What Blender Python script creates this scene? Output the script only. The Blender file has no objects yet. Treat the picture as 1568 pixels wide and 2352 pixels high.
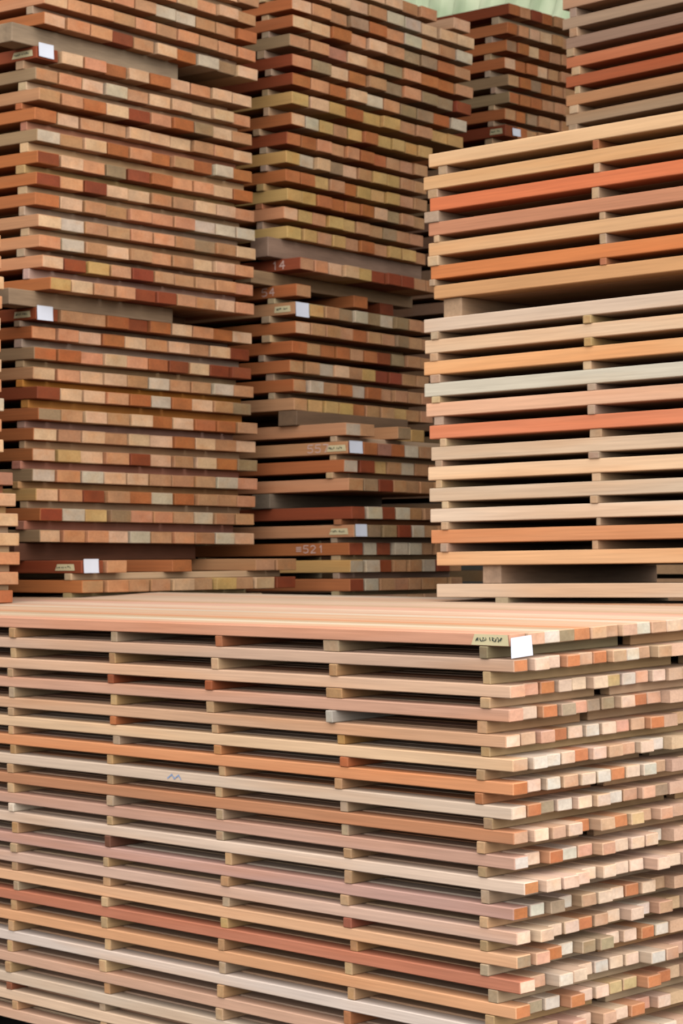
import bpy, bmesh, math, random
from mathutils import Vector, Matrix
import numpy as np

# ------------------------------------------------------------------ camera, world, light, exposure
SC = bpy.context.scene
FPX, HOR, CAMZ = 5300.0, 1300.0, 1.62       # focal length in pixels of a 1568x2352 frame, horizon row, eye height
PITCH = math.atan2(HOR - 1176.0, FPX)
cam_data = bpy.data.cameras.new('camera')
cam = bpy.data.objects.new('camera', cam_data)
SC.collection.objects.link(cam)
SC.camera = cam
cam.location = (0, 0, CAMZ)
cam.rotation_euler = (math.pi / 2 + PITCH, 0, 0)
cam_data.sensor_fit = 'VERTICAL'
cam_data.sensor_height = 36.0
cam_data.lens = 36.0 * FPX / 2352.0
cam_data.clip_start = 0.1
cam_data.clip_end = 200
cam_data.dof.use_dof = True
cam_data.dof.focus_distance = 3.0
cam_data.dof.aperture_fstop = 22.0

world = bpy.data.worlds.new('overcast_sky')
SC.world = world
world.use_nodes = True
wn = world.node_tree.nodes
wl = world.node_tree.links
bgn = wn['Background']
wtc = wn.new('ShaderNodeTexCoord')
wsep = wn.new('ShaderNodeSeparateXYZ')
wr = wn.new('ShaderNodeValToRGB')
wl.new(wtc.outputs['Generated'], wsep.inputs[0])
wl.new(wsep.outputs['Z'], wr.inputs[0])
wl.new(wr.outputs[0], bgn.inputs[0])
wr.color_ramp.elements[0].position = 0.0          # below the horizon: dark open ground
wr.color_ramp.elements[0].color = (0.045, 0.040, 0.034, 1)
wr.color_ramp.elements[1].position = 0.6
wr.color_ramp.elements[1].color = (1.0, 1.0, 1.0, 1)
_e = wr.color_ramp.elements.new(0.03)
_e.color = (0.86, 0.86, 0.85, 1)
# the overcast is brighter on the side behind the viewer's right shoulder
wdot = wn.new('ShaderNodeVectorMath')
wdot.operation = 'DOT_PRODUCT'
wdot.inputs[1].default_value = Vector((0.55, -0.75, 0.25)).normalized()
wnrm = wn.new('ShaderNodeVectorMath')
wnrm.operation = 'NORMALIZE'
wl.new(wtc.outputs['Generated'], wnrm.inputs[0])
wl.new(wnrm.outputs[0], wdot.inputs[0])
wmr = wn.new('ShaderNodeMapRange')
wmr.inputs['From Min'].default_value = -0.6
wmr.inputs['From Max'].default_value = 1.0
wmr.inputs['To Min'].default_value = 0.55
wmr.inputs['To Max'].default_value = 1.75
wl.new(wdot.outputs['Value'], wmr.inputs['Value'])
wl.new(wmr.outputs[0], bgn.inputs[1])

SC.view_settings.view_transform = 'Standard'
SC.view_settings.look = 'None'
SC.view_settings.gamma = 1.0
SC.view_settings.use_curve_mapping = False
SC.view_settings.exposure = 1.84

ROOF_FRONT_Y = 7.2        # the shed roof starts here; nearer than this the stacks stand under open sky

ALB = 0.50                # the wood's reflectance relative to its palette colour
random.seed(11)
R = random.Random(5)

# ------------------------------------------------------------------ helpers
def s2l(c):
    return tuple(((v / 255) / 12.92 if v / 255 <= 0.04045 else ((v / 255 + 0.055) / 1.055) ** 2.4) for v in c)

def ray(x, y):
    cx = (x - 784) / FPX
    cz = -(y - 1176) / FPX
    return Vector((cx, math.cos(PITCH) - cz * math.sin(PITCH), math.sin(PITCH) + cz * math.cos(PITCH)))

EYE = Vector((0, 0, CAMZ))

def frame(yaw, t1, t2):
    yaw, t1, t2 = map(math.radians, (yaw, t1, t2))
    e1 = Vector((-math.sin(yaw), math.cos(yaw), 0))
    e2 = Vector((math.cos(yaw), math.sin(yaw), 0))
    Rm = Matrix.Rotation(t1, 3, e2) @ Matrix.Rotation(t2, 3, e1)
    return Matrix((Rm @ e1, Rm @ e2, Rm @ Vector((0, 0, 1)))).transposed()   # columns e1 e2 e3

class Fr:
    """a stack's own frame: origin O, x along the boards (away, left), y across them (away, right), z up"""
    def __init__(s, O, yaw, t1, t2):
        s.O = O
        s.M = frame(yaw, t1, t2)
        s.Mi = s.M.transposed()
        s.e1, s.e2, s.e3 = s.M.col[0].copy(), s.M.col[1].copy(), s.M.col[2].copy()
    def loc(s, P):
        return s.Mi @ (P - s.O)
    def hit(s, x, y, axis, off=0.0):
        """where the ray of a pixel meets the plane local[axis] = off, in local coordinates"""
        d = ray(x, y)
        n = (s.e1, s.e2, s.e3)[axis]
        t = (off - n.dot(EYE - s.O)) / n.dot(d)
        return s.loc(EYE + d * t)
    def mat(s, p):
        m = s.M.to_4x4()
        m.translation = s.O + s.M @ Vector(p)
        return m

def pt(x, y, Y):
    d = ray(x, y)
    return EYE + d * (Y / d.y)

def on_plane(x, y, P0, yaw):
    """ray of a pixel meets the vertical plane through P0 that runs along e1 of this yaw"""
    n = Vector((math.cos(math.radians(yaw)), math.sin(math.radians(yaw)), 0))
    d = ray(x, y)
    t = n.dot(P0 - EYE) / n.dot(d)
    return EYE + d * t

# ------------------------------------------------------------------ materials
def nodes_of(name):
    m = bpy.data.materials.new(name)
    m.use_nodes = True
    nt = m.node_tree
    return m, nt.nodes, nt.links, nt.nodes['Principled BSDF']

def mapped(n, l, scale, shift=None):
    tc = n.new('ShaderNodeTexCoord')
    mp = n.new('ShaderNodeMapping')
    mp.inputs['Scale'].default_value = scale
    src = tc.outputs['Object']
    if shift is not None:
        ad = n.new('ShaderNodeVectorMath')
        ad.operation = 'ADD'
        l.new(src, ad.inputs[0])
        l.new(shift, ad.inputs[1])
        src = ad.outputs[0]
    l.new(src, mp.inputs['Vector'])
    return mp.outputs[0]

def wood(name, attr, attr_type, scale1, scale2, lo, hi, stain=True, band=False):
    m, n, l, b = nodes_of(name)
    at = n.new('ShaderNodeAttribute')
    at.attribute_type = attr_type
    at.attribute_name = attr
    oi = n.new('ShaderNodeObjectInfo')
    sh = n.new('ShaderNodeVectorMath')
    sh.operation = 'SCALE'
    sh.inputs[0].default_value = (37.0, 91.0, 53.0)
    l.new(oi.outputs['Random'], sh.inputs['Scale'])
    n1 = n.new('ShaderNodeTexNoise')
    n1.inputs['Scale'].default_value = 1.0
    n1.inputs['Detail'].default_value = 3
    l.new(mapped(n, l, scale1, sh.outputs[0]), n1.inputs['Vector'])
    n2 = n.new('ShaderNodeTexNoise')
    n2.inputs['Scale'].default_value = 1.0
    n2.inputs['Detail'].default_value = 5
    l.new(mapped(n, l, scale2, sh.outputs[0]), n2.inputs['Vector'])
    r1 = n.new('ShaderNodeMapRange')
    r1.inputs['From Min'].default_value = 0.3
    r1.inputs['From Max'].default_value = 0.7
    r1.inputs['To Min'].default_value = lo * ALB
    r1.inputs['To Max'].default_value = hi * ALB
    l.new(n1.outputs['Fac'], r1.inputs['Value'])
    r2 = n.new('ShaderNodeMapRange')
    r2.inputs['From Min'].default_value = 0.3
    r2.inputs['From Max'].default_value = 0.7
    r2.inputs['To Min'].default_value = 0.90
    r2.inputs['To Max'].default_value = 1.08
    l.new(n2.outputs['Fac'], r2.inputs['Value'])
    mu = n.new('ShaderNodeMath')
    mu.operation = 'MULTIPLY'
    l.new(r1.outputs[0], mu.inputs[0])
    l.new(r2.outputs[0], mu.inputs[1])
    vs = n.new('ShaderNodeVectorMath')
    vs.operation = 'SCALE'
    l.new(at.outputs['Color'], vs.inputs[0])
    l.new(mu.outputs[0], vs.inputs['Scale'])
    col = vs.outputs[0]
    if stain:
        n3 = n.new('ShaderNodeTexNoise')
        n3.inputs['Scale'].default_value = 1.0
        n3.inputs['Detail'].default_value = 2
        sc3 = (1.1, 9, 14) if not band else (10, 14, 20)
        l.new(mapped(n, l, sc3, sh.outputs[0]), n3.inputs['Vector'])
        r3 = n.new('ShaderNodeMapRange')
        r3.inputs['From Min'].default_value = 0.48
        r3.inputs['From Max'].default_value = 0.72
        r3.inputs['To Min'].default_value = 0.0
        r3.inputs['To Max'].default_value = 0.55
        l.new(n3.outputs['Fac'], r3.inputs['Value'])
        mx = n.new('ShaderNodeMix')
        mx.data_type = 'RGBA'
        mx.blend_type = 'MULTIPLY'
        mx.inputs['B'].default_value = (1.0, 0.80, 0.62, 1)
        l.new(r3.outputs[0], mx.inputs['Factor'])
        l.new(col, mx.inputs['A'])
        col = mx.outputs['Result']
    l.new(col, b.inputs['Base Color'])
    b.inputs['Roughness'].default_value = 0.72
    b.inputs['Specular IOR Level'].default_value = 0.25
    bp = n.new('ShaderNodeBump')
    bp.inputs['Strength'].default_value = 0.25
    bp.inputs['Distance'].default_value = 0.002
    l.new(n2.outputs['Fac'], bp.inputs['Height'])
    l.new(bp.outputs[0], b.inputs['Normal'])
    return m

M_SIDE = wood('sawn_wood_face', 'board_color', 'OBJECT', (0.9, 16, 22), (5, 160, 160), 0.90, 1.07)
M_END = wood('sawn_wood_end_grain', 'end_color', 'OBJECT', (9, 14, 18), (60, 90, 120), 0.84, 1.10, band=True)
M_MASS = wood('sawn_wood_mass', 'tint', 'GEOMETRY', (0.9, 16, 22), (5, 160, 160), 0.90, 1.07)
M_BEAM = wood('weathered_beam_wood', 'board_color', 'OBJECT', (3, 18, 24), (14, 120, 120), 0.78, 1.12, stain=False)

def flat(name, rgb, rough=0.8):
    m, n, l, b = nodes_of(name)
    nz = n.new('ShaderNodeTexNoise')
    nz.inputs['Scale'].default_value = 18
    l.new(mapped(n, l, (1, 1, 1)), nz.inputs['Vector'])
    rp = n.new('ShaderNodeMapRange')
    rp.inputs['To Min'].default_value = 0.94 * ALB
    rp.inputs['To Max'].default_value = 1.04 * ALB
    l.new(nz.outputs['Fac'], rp.inputs['Value'])
    vs = n.new('ShaderNodeVectorMath')
    vs.operation = 'SCALE'
    vs.inputs[0].default_value = s2l(rgb)
    l.new(rp.outputs[0], vs.inputs['Scale'])
    l.new(vs.outputs[0], b.inputs['Base Color'])
    b.inputs['Roughness'].default_value = rough
    return m

M_PAPER = flat('white_paper', (238, 240, 250))
M_TAPE = flat('cream_tape', (222, 206, 160))
M_INK = flat('dark_green_ink', (60, 72, 62))
M_CHALK = flat('pink_white_chalk', (226, 190, 176))
M_BLUE = flat('blue_crayon', (150, 170, 205))
M_FLOOR = flat('packed_earth_floor', (62, 52, 44), 0.95)
M_STEEL = flat('grey_steel', (110, 112, 110), 0.6)

# albedo palette of the sawn wood, sRGB
PAL = {
    'P': ((230, 184, 142), 'pale peach'), 'S': ((218, 152, 108), 'salmon'), 'O': ((188, 112, 62), 'orange brown'),
    'N': ((200, 146, 102), 'tan'), 'W': ((214, 192, 162), 'whitish'), 'Y': ((210, 166, 102), 'yellowish'),
    'G': ((168, 136, 100), 'grey brown'), 'R': ((150, 72, 38), 'red brown'), 'M': ((182, 122, 98), 'dusky pink'),
}
PALF = {      # the slender battens of the near stack are paler
    'P': ((240, 206, 178), 'pale peach'), 'S': ((232, 174, 144), 'salmon'), 'O': ((208, 132, 84), 'orange brown'),
    'N': ((216, 172, 136), 'tan'), 'W': ((230, 216, 198), 'whitish'), 'Y': ((218, 186, 136), 'yellowish'),
    'G': ((178, 154, 124), 'grey brown'), 'R': ((176, 88, 52), 'red brown'), 'M': ((196, 140, 122), 'dusky pink'),
}

def jit(c, a=7):
    d = R.uniform(-a, a)
    return tuple(max(0, min(250, v + d + R.uniform(-a * .5, a * .5))) for v in c)

# ------------------------------------------------------------------ mesh builders
def box_bm(bm, x0, x1, y0, y1, z0, z1, bevel=0.0, endmat=0, cham=0.0):
    vs = [bm.verts.new(p) for p in ((x0, y0, z0), (x1, y0, z0), (x1, y1, z0), (x0, y1, z0),
                                    (x0, y0, z1), (x1, y0, z1), (x1, y1, z1), (x0, y1, z1))]
    fs = [(0, 3, 2, 1), (4, 5, 6, 7), (0, 1, 5, 4), (1, 2, 6, 5), (2, 3, 7, 6), (3, 0, 4, 7)]
    out = []
    for i, f in enumerate(fs):
        fc = bm.faces.new([vs[k] for k in f])
        if i in (3, 5):
            fc.material_index = endmat
        out.append(fc)
    return out

def board_mesh(name, L, W, T, rr, ends=True):
    """a sawn board: x from 0 (near end) to L, y from 0 to W, z from 0 to T; arrises slightly worn, near end sawn a touch askew"""
    bm = bmesh.new()
    box_bm(bm, 0, L, 0, W, 0, T, endmat=1 if ends else 0)
    bm.edges.ensure_lookup_table()
    b = min(0.0022, T * 0.09)
    bmesh.ops.bevel(bm, geom=list(bm.edges), offset=b, segments=1, affect='EDGES', material=0)
    k, k2 = rr.uniform(-0.035, 0.035), rr.uniform(-0.04, 0.04)
    for v in bm.verts:
        if v.co.x < L * .5:
            v.co.x += (v.co.y - W / 2) * k + (v.co.z - T / 2) * k2
    me = bpy.data.meshes.new(name)
    bm.to_mesh(me)
    bm.free()
    return me

def link(o, parent=None):
    SC.collection.objects.link(o)
    if parent is not None:
        o.parent = parent
    return o

def lumber(name, fr, p, L, W, T, side, end, label, cat, group, mats=(M_SIDE, M_END)):
    me = board_mesh(name, L, W, T, R)
    for m in mats:
        me.materials.append(m)
    o = bpy.data.objects.new(name, me)
    o.matrix_world = fr.mat(p)
    o['board_color'] = [float(v) for v in s2l(side)]
    o['end_color'] = [float(v) for v in s2l(end)]
    o['label'] = label
    o['category'] = cat
    if group:
        o['group'] = group
    link(o)
    return o

class Mass:
    """many pieces nobody sees singly, one mesh, each with its own tint"""
    def __init__(s):
        s.bm = bmesh.new()
        s.lay = s.bm.loops.layers.float_color.new('tint')
    def box(s, fr, x0, x1, y0, y1, z0, z1, col):
        n = len(s.bm.verts)
        fs = box_bm(s.bm, x0, x1, y0, y1, z0, z1)
        s.bm.verts.ensure_lookup_table()
        for v in s.bm.verts[n:]:
            v.co = fr.O + fr.M @ v.co
        c = s2l(jit(col, 10)) + (1,)
        for f in fs:
            for lp in f.loops:
                lp[s.lay] = c
    def build(s, name, label, cat, kind='stuff'):
        me = bpy.data.meshes.new(name)
        s.bm.to_mesh(me)
        s.bm.free()
        me.materials.append(M_MASS)
        o = bpy.data.objects.new(name, me)
        o['label'] = label
        o['category'] = cat
        o['kind'] = kind
        link(o)
        return o

ORD = ['', 'first', 'second', 'third', 'fourth', 'fifth', 'sixth', 'seventh', 'eighth', 'ninth', 'tenth', 'eleventh', 'twelfth',
       'thirteenth', 'fourteenth', 'fifteenth', 'sixteenth', 'seventeenth', 'eighteenth', 'nineteenth', 'twentieth', 'twenty-first',
       'twenty-second', 'twenty-third', 'twenty-fourth', 'twenty-fifth', 'twenty-sixth', 'twenty-seventh', 'twenty-eighth']

def strokes_mesh(name, strokes, mat, parent, M, width=0.004, label=None):
    """pen or chalk strokes as thin ribbons: strokes in local plane (a, b), M maps (a, b) to the parent's local space"""
    bm = bmesh.new()
    for st in strokes:
        for (a0, b0), (a1, b1) in zip(st[:-1], st[1:]):
            d = Vector((a1 - a0, b1 - b0))
            if d.length < 1e-6:
                continue
            d.normalize()
            n = Vector((-d.y, d.x)) * width / 2
            d *= width * .3
            q = [(a0 - d.x + n.x, b0 - d.y + n.y), (a0 - d.x - n.x, b0 - d.y - n.y), (a1 + d.x - n.x, b1 + d.y - n.y), (a1 + d.x + n.x, b1 + d.y + n.y)]
            for off in (0.0,):
                bm.faces.new([bm.verts.new(M(a, b)) for a, b in q])
    me = bpy.data.meshes.new(name)
    bm.to_mesh(me)
    bm.free()
    me.materials.append(mat)
    o = bpy.data.objects.new(name, me)
    if label:
        o['label'] = label
    link(o, parent)
    return o

def sheet(name, parent, mat, quad, thick, normal, label=None, bend=0.0):
    """a small sheet of paper or tape: quad of four local points, given thickness, slightly bowed"""
    bm = bmesh.new()
    N = 6
    a, b, c, d = [Vector(q) for q in quad]      # a-b bottom, d-c top
    nv = Vector(normal)
    g = []
    for layer in (0, 1):
        rows = []
        for j in range(N + 1):
            v = j / N
            row = []
            for i in range(N + 1):
                u = i / N
                p = (a * (1 - u) + b * u) * (1 - v) + (d * (1 - u) + c * u) * v
                p = p + nv * (0.0006 + bend * ((1 - v) ** 2 * .6 + abs(u - .5) * .5) + layer * thick)
                row.append(bm.verts.new(p))
            rows.append(row)
        g.append(rows)
    for j in range(N):
        for i in range(N):
            bm.faces.new((g[1][j][i], g[1][j][i + 1], g[1][j + 1][i + 1], g[1][j + 1][i]))
            bm.faces.new((g[0][j][i], g[0][j + 1][i], g[0][j + 1][i + 1], g[0][j][i + 1]))
    for k in range(N):
        bm.faces.new((g[0][0][k], g[0][0][k + 1], g[1][0][k + 1], g[1][0][k]))
        bm.faces.new((g[0][N][k + 1], g[0][N][k], g[1][N][k], g[1][N][k + 1]))
        bm.faces.new((g[0][k + 1][0], g[0][k][0], g[1][k][0], g[1][k + 1][0]))
        bm.faces.new((g[0][k][N], g[0][k + 1][N], g[1][k + 1][N], g[1][k][N]))
    bmesh.ops.recalc_face_normals(bm, faces=bm.faces)
    me = bpy.data.meshes.new(name)
    bm.to_mesh(me)
    bm.free()
    me.materials.append(mat)
    o = bpy.data.objects.new(name, me)
    if label:
        o['label'] = label
    link(o, parent)
    return o

def paper_on_end(board, W, T, w0, w1, z0, z1, off=0.0):
    """white slip stapled over a board's near end (local x = 0 face looks along -x)"""
    x = -0.003 - off
    return sheet('paper_label', board, M_PAPER, [(x, w0, z0), (x, w1, z0), (x, w1, z1), (x, w0, z1)], 0.0005, (-1, 0, 0),
                 label='white paper slip', bend=0.004)

def tape_on_side(board, s0, s1, z0, z1, seed):
    """cream strip with handwriting on a board's long face (local y = 0, looks along -y)"""
    y = -0.0012
    t = sheet('tape_label', board, M_TAPE, [(s1, y, z0), (s0, y, z0), (s0 + .004, y, z1), (s1 - .012 * (1 if s1 - s0 > .1 else .4), y, z1)], 0.0004, (0, -1, 0),
              label='cream tape strip with handwriting', bend=0.0)
    rr = random.Random(seed)
    st = []
    h = z1 - z0
    n = max(5, int((s1 - s0) / (h * .42)))
    for k in range(n):
        if k == n // 2:
            continue
        c = s1 - (s1 - s0) * (0.14 + 0.72 * k / n)
        q = []
        for _ in range(5):
            q.append((c + rr.uniform(-.18, .18) * h, z0 + h * rr.uniform(.34, .72)))
        st.append(q)
    strokes_mesh('handwriting', st, M_INK, t, lambda a, b: Vector((a, y - 0.0024, b)), width=h * .07)
    return t

DIG = {'5': [[(1, 2), (0.1, 2), (0, 1.15), (.7, 1.2), (1, .8), (.9, .2), (.4, 0), (0, .2)]],
       '2': [[(0, 1.6), (.3, 2), (.8, 1.9), (1, 1.4), (.5, .7), (0, 0), (1, .05)]],
       '1': [[(.4, 1.5), (.7, 2), (.7, 0)]],
       '4': [[(.7, 0), (.75, 2), (0, .7), (1, .75)]],
       '7': [[(0, 2), (1, 1.95), (.4, 0)]],
       '3': [[(0, 1.8), (.5, 2), (.9, 1.6), (.4, 1.1), (1, .6), (.6, 0), (0, .2)]],
       '=': [[(0, 1.5), (1, 1.55)], [(0, 1), (1, 1.05)], [(0, .5), (1, .5)]]}

def chalk_on_side(board, text, s_left, z0, h, mat=None, name='chalk_marks', label='pinkish white chalk marks'):
    """figures chalked on the long face; s_left is the local x of the left edge of the writing (x runs to the left)"""
    st = []
    cur = s_left
    for ch in text:
        for q in DIG[ch]:
            st.append([(cur - a * h * .85, z0 + b * h / 2) for a, b in q])
        cur -= h * 1.3
    return strokes_mesh(name, st, mat or M_CHALK, board, lambda a, b: Vector((a, -0.0016, b)), width=h * .13, label=label)

# ------------------------------------------------------------------ the place: floor, roof, back wall
def struct(name, verts, faces, mat, loc=(0, 0, 0)):
    me = bpy.data.meshes.new(name)
    me.from_pydata(verts, [], faces)
    me.materials.append(mat)
    o = bpy.data.objects.new(name, me)
    o.location = loc
    o['kind'] = 'structure'
    link(o)
    return o

def slab(name, x0, x1, y0, y1, z0, z1, mat):
    bm = bmesh.new()
    box_bm(bm, x0, x1, y0, y1, z0, z1)
    me = bpy.data.meshes.new(name)
    bm.to_mesh(me)
    bm.free()
    me.materials.append(mat)
    o = bpy.data.objects.new(name, me)
    o['kind'] = 'structure'
    link(o)
    return o

slab('floor', -14, 14, -8, 34, -0.25, 0, M_FLOOR)

def roof_material():
    m, n, l, b = nodes_of('green_translucent_sheet')
    out = n['Material Output']
    tr = n.new('ShaderNodeBsdfTranslucent')
    df = n.new('ShaderNodeBsdfDiffuse')
    mx = n.new('ShaderNodeMixShader')
    nz = n.new('ShaderNodeTexNoise')
    nz.inputs['Scale'].default_value = 0.8
    l.new(mapped(n, l, (6, 1, 1)), nz.inputs['Vector'])
    rp = n.new('ShaderNodeValToRGB')
    rp.color_ramp.elements[0].position = 0.3
    rp.color_ramp.elements[0].color = s2l((200, 208, 188)) + (1,)
    rp.color_ramp.elements[1].position = 0.7
    rp.color_ramp.elements[1].color = s2l((228, 230, 214)) + (1,)
    l.new(nz.outputs['Fac'], rp.inputs[0])
    l.new(rp.outputs[0], tr.inputs[0])
    l.new(rp.outputs[0], df.inputs[0])
    mx.inputs[0].default_value = 0.5
    l.new(tr.outputs[0], mx.inputs[1])
    l.new(df.outputs[0], mx.inputs[2])
    l.new(mx.outputs[0], out.inputs['Surface'])
    return m

def corrugated(name, x0, x1, y0, y1, za, zb, mat, pitch=0.2, amp=0.025):
    """sheet roof whose ribs run along y, falling from za at y0 to zb at y1"""
    nx = int((x1 - x0) / (pitch / 4))
    vs, fc = [], []
    for t in (0, 0.02):
        for j, (y, z) in enumerate(((y0, za), (y1, zb))):
            for i in range(nx + 1):
                x = x0 + (x1 - x0) * i / nx
                vs.append((x, y, z + t + amp * (1, .2, -1, .2)[i % 4]))
    r = nx + 1
    for i in range(nx):
        fc.append((i, i + 1, r + i + 1, r + i))
    vs = vs[:2 * r]
    o = struct(name, vs, fc, mat)
    so = o.modifiers.new('thickness', 'SOLIDIFY')
    so.thickness = 0.004
    return o

M_ROOF = roof_material()
M_TIN = flat('dull_tin_roof', (120, 112, 100), 0.6)
RZ = 6.3
corrugated('roof_1', -4.4, 13, ROOF_FRONT_Y, 17.0, RZ + .45, RZ, M_TIN)
corrugated('roof_2', -4.4, 0.2, 17.0, 30.0, RZ, RZ - 0.8, M_TIN)
corrugated('roof_3', 0.2, 2.4, 17.0, 26.0, RZ, RZ - 0.8 * 9 / 13, M_ROOF)      # translucent green sheets
corrugated('roof_4', 2.4, 13, 17.0, 30.0, RZ, RZ - 0.8, M_TIN)
corrugated('roof_5', 0.2, 2.4, 26.0, 30.0, RZ - 0.8 * 9 / 13, RZ - 0.8, M_TIN)
slab('wall_back', -4.2, 13, 30, 30.2, 0, RZ, M_TIN)
slab('wall_left_blocker', -4.4, -4.2, ROOF_FRONT_Y, 30, 0, RZ, M_TIN)  # unseen wall, added close by to keep light off the left tower's long faces
slab('wall_right', 13, 13.2, ROOF_FRONT_Y, 30, 0, RZ, M_TIN)
for i in range(6):
    y = 8 + i * 4.0
    z = RZ + .45 - (y - ROOF_FRONT_Y) * .45 / (17 - ROOF_FRONT_Y) if y < 17 else RZ - (y - 17) * .8 / 13
    slab('trim_%d' % (i + 1), -4.2, 13, y, y + .12, z - .22, z - .04, M_STEEL)

# ------------------------------------------------------------------ generic stack rows
class Stack:
    """one bundle of stacked lumber"""
    def __init__(s, fr, T, L, name, cat):
        s.fr, s.T, s.L, s.name, s.cat = fr, T, L, name, cat
        s.rows = []      # dicts: z, s (near end), u0, u1, n

def rows_from_pixels(fr, T, rows, n, W=None, right=None):
    """rows: (xl, yl, xr, yr) bottom corners of the end face; near-left corner lies on the left-face plane"""
    out = []
    for q in rows:
        p = fr.hit(q[0], q[1], 1, 0.0)
        if len(q) >= 4 and q[2] is not None:
            r = fr.hit(q[2], q[3], 0, p.x)
            z = (p.z + r.z) / 2
            w = r.y / n
        else:
            z, w = p.z, W
        out.append(dict(z=z, s=p.x, w=w))
    # keep every row clear of the one below it
    for i in range(len(out) - 1):
        lo = out[i + 1]['z'] + T + 0.005
        if out[i]['z'] < lo:
            out[i]['z'] = lo
    return out

def pixel(P):
    d = P - EYE
    yc = d.y * math.cos(PITCH) + d.z * math.sin(PITCH)
    zc = -d.y * math.sin(PITCH) + d.z * math.cos(PITCH)
    return 784 + FPX * d.x / yc, 1176 - FPX * zc / yc

def out_of_sight(P, T):
    """boards wholly above the frame or wholly behind the right tower: nothing of them shows"""
    x, y = pixel(P)
    if y < -4:
        return True
    if y < 325:
        return x > 1306
    if y < 1296:
        return x > 1002
    return x > 1104

def fill_row(fr, row, letters, L, T, name, cat, where, group, side_first=None, prot=0.012, gap=0.0025, mass=None):
    obs = []
    n = len(letters)
    w = row['w']
    for k, ch in enumerate(letters):
        if ch == '.':
            obs.append(None)
            continue
        base, cname = PAL[ch]
        if mass is not None and k > 0 and out_of_sight(fr.O + fr.M @ Vector((row['s'], w * k, row['z'])), T):
            mass.box(fr, row['s'], row['s'] + L, w * k, w * k + w - gap, row['z'], row['z'] + T, base)
            obs.append(None)
            continue
        end = jit(base)
        sb = jit(tuple(v * .96 for v in base), 5)
        if k == 0 and side_first:
            sb = side_first if not isinstance(side_first, str) else jit(PAL[side_first][0], 4)
        g = gap * R.uniform(.3, 1.5)
        if R.random() < .18:
            g += .005
        pr = 0.0 if k == 0 else R.uniform(-prot, prot)
        wb = w - g
        lab = '%s board, %s' % (cname, where(k))
        o = lumber(name, fr, (row['s'] + pr, w * k + (0 if k == 0 else g * .3), row['z']), L + R.uniform(-.03, .03), wb, T - R.uniform(0, .0012), sb, end, lab, cat, group)
        obs.append(o)
    return obs

def spacer(fr, p, L, W, T, col, label, group, cat='spacer', name='wooden_spacer', mats=None):
    """p = near-left-bottom corner; the spacer runs across the boards (along e2) for L, W wide along e1"""
    me = board_mesh(name, L, W, T, R)
    for m in (mats or (M_SIDE, M_END)):
        me.materials.append(m)
    o = bpy.data.objects.new(name, me)
    # own x runs along e2
    m = Matrix((fr.e2, -fr.e1, fr.e3)).transposed().to_4x4()
    m.translation = fr.O + fr.M @ (Vector(p) + Vector((W, 0, 0)))
    o.matrix_world = m
    c = s2l(jit(col, 6))
    o['board_color'] = list(map(float, c))
    o['end_color'] = list(map(float, s2l(jit(col, 6))))
    o['label'] = label
    o['category'] = cat
    if group:
        o['group'] = group
    link(o)
    return o

SPC = [(188, 152, 110), (176, 142, 104), (190, 154, 116), (198, 156, 112), (180, 154, 124), (206, 168, 126), (186, 142, 98)]
SPC_LIGHT = [(206, 170, 130), (196, 160, 124), (188, 158, 128), (214, 182, 142), (182, 154, 130)]
def spc(light=False):
    r = R.random()
    if r < .05:
        return (176, 112, 72)
    if r < .10:
        return (196, 160, 108)
    return R.choice(SPC_LIGHT if light else SPC)

# ================================================================== NEAR STACK of slender battens
FT = 0.0312
f_rows = [(1438.8, 1170, 1487.8), (1487.3, 1180, 1543.9), (1533.7, 1172, 1604), (1575.9, 1169, 1660), (1622.4, 1162, 1720),
          (1665.3, 1178, 1773.5), (1707.1, 1179, 1829), (1752, 1175, 1884), (1794.9, 1180, 1942), (1839.8, 1182, 2000.6),
          (1884.2, 1204, 2055.7), (1927, 1180, 2121), (1972, 1187, 2176), (2016.5, 1187, 2228), (2064.9, 1194, 2280),
          (2109.8, 1185, 2341), (2156.7, 1190, None), (2205.7, 1188, None), (2252.6, 1192, None), (2292, 1190, None), (2335, 1190, None)]
FO = pt(1180, 1488, 5.6)
FF = Fr(FO, 43.1, 0.18, -2.36)
f_side = [(216, 156, 124), (216, 180, 152), (228, 186, 152), (216, 164, 136), (222, 176, 138), (238, 196, 156), (226, 152, 104),
          (226, 198, 172), (200, 138, 100), (206, 162, 138), (232, 202, 176), (206, 162, 144), (222, 184, 160), (230, 176, 134),
          (200, 128, 98), (230, 168, 124), (222, 202, 186), (216, 172, 142), (216, 192, 166), (232, 196, 166), (220, 178, 146)]
f_name = ['dusty pink', 'pale tan', 'light peach', 'pinkish', 'peach tan', 'creamy peach', 'bright orange', 'pinkish white', 'orange brown',
          'dull pink', 'chalky white', 'mauve pink', 'pale pink', 'warm peach', 'red brown', 'orange peach', 'greyish white',
          'pinkish tan', 'light beige', 'clear peach', 'honey tan']
f_ends = ['SNWGONNNWN', 'OPPONONWNN', 'SSOPPPYWSP', 'SPOGSGGPON', 'PNSOPWPSNO', 'NWWPOPNNPW', 'OPWNPWOPWN', 'POGWPPWNSG',
          'NPNPONOYNS', 'WPOWSSPPPW', 'OPPPPPPPPP', 'OWGWNPPOPN', 'PPPPONPPWN', 'GSOWGGPPOW', 'PNWPPWPPWN', 'OGWOPPYYOO',
          'NNNSPNPOSP', 'SPNPSNPOPW', 'NPSPNPSPPN', 'PSPNPPSPNP', 'NPPSPNPPSN']
FW = 0.0595
FLEN = 3.3
f_place = []
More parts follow.
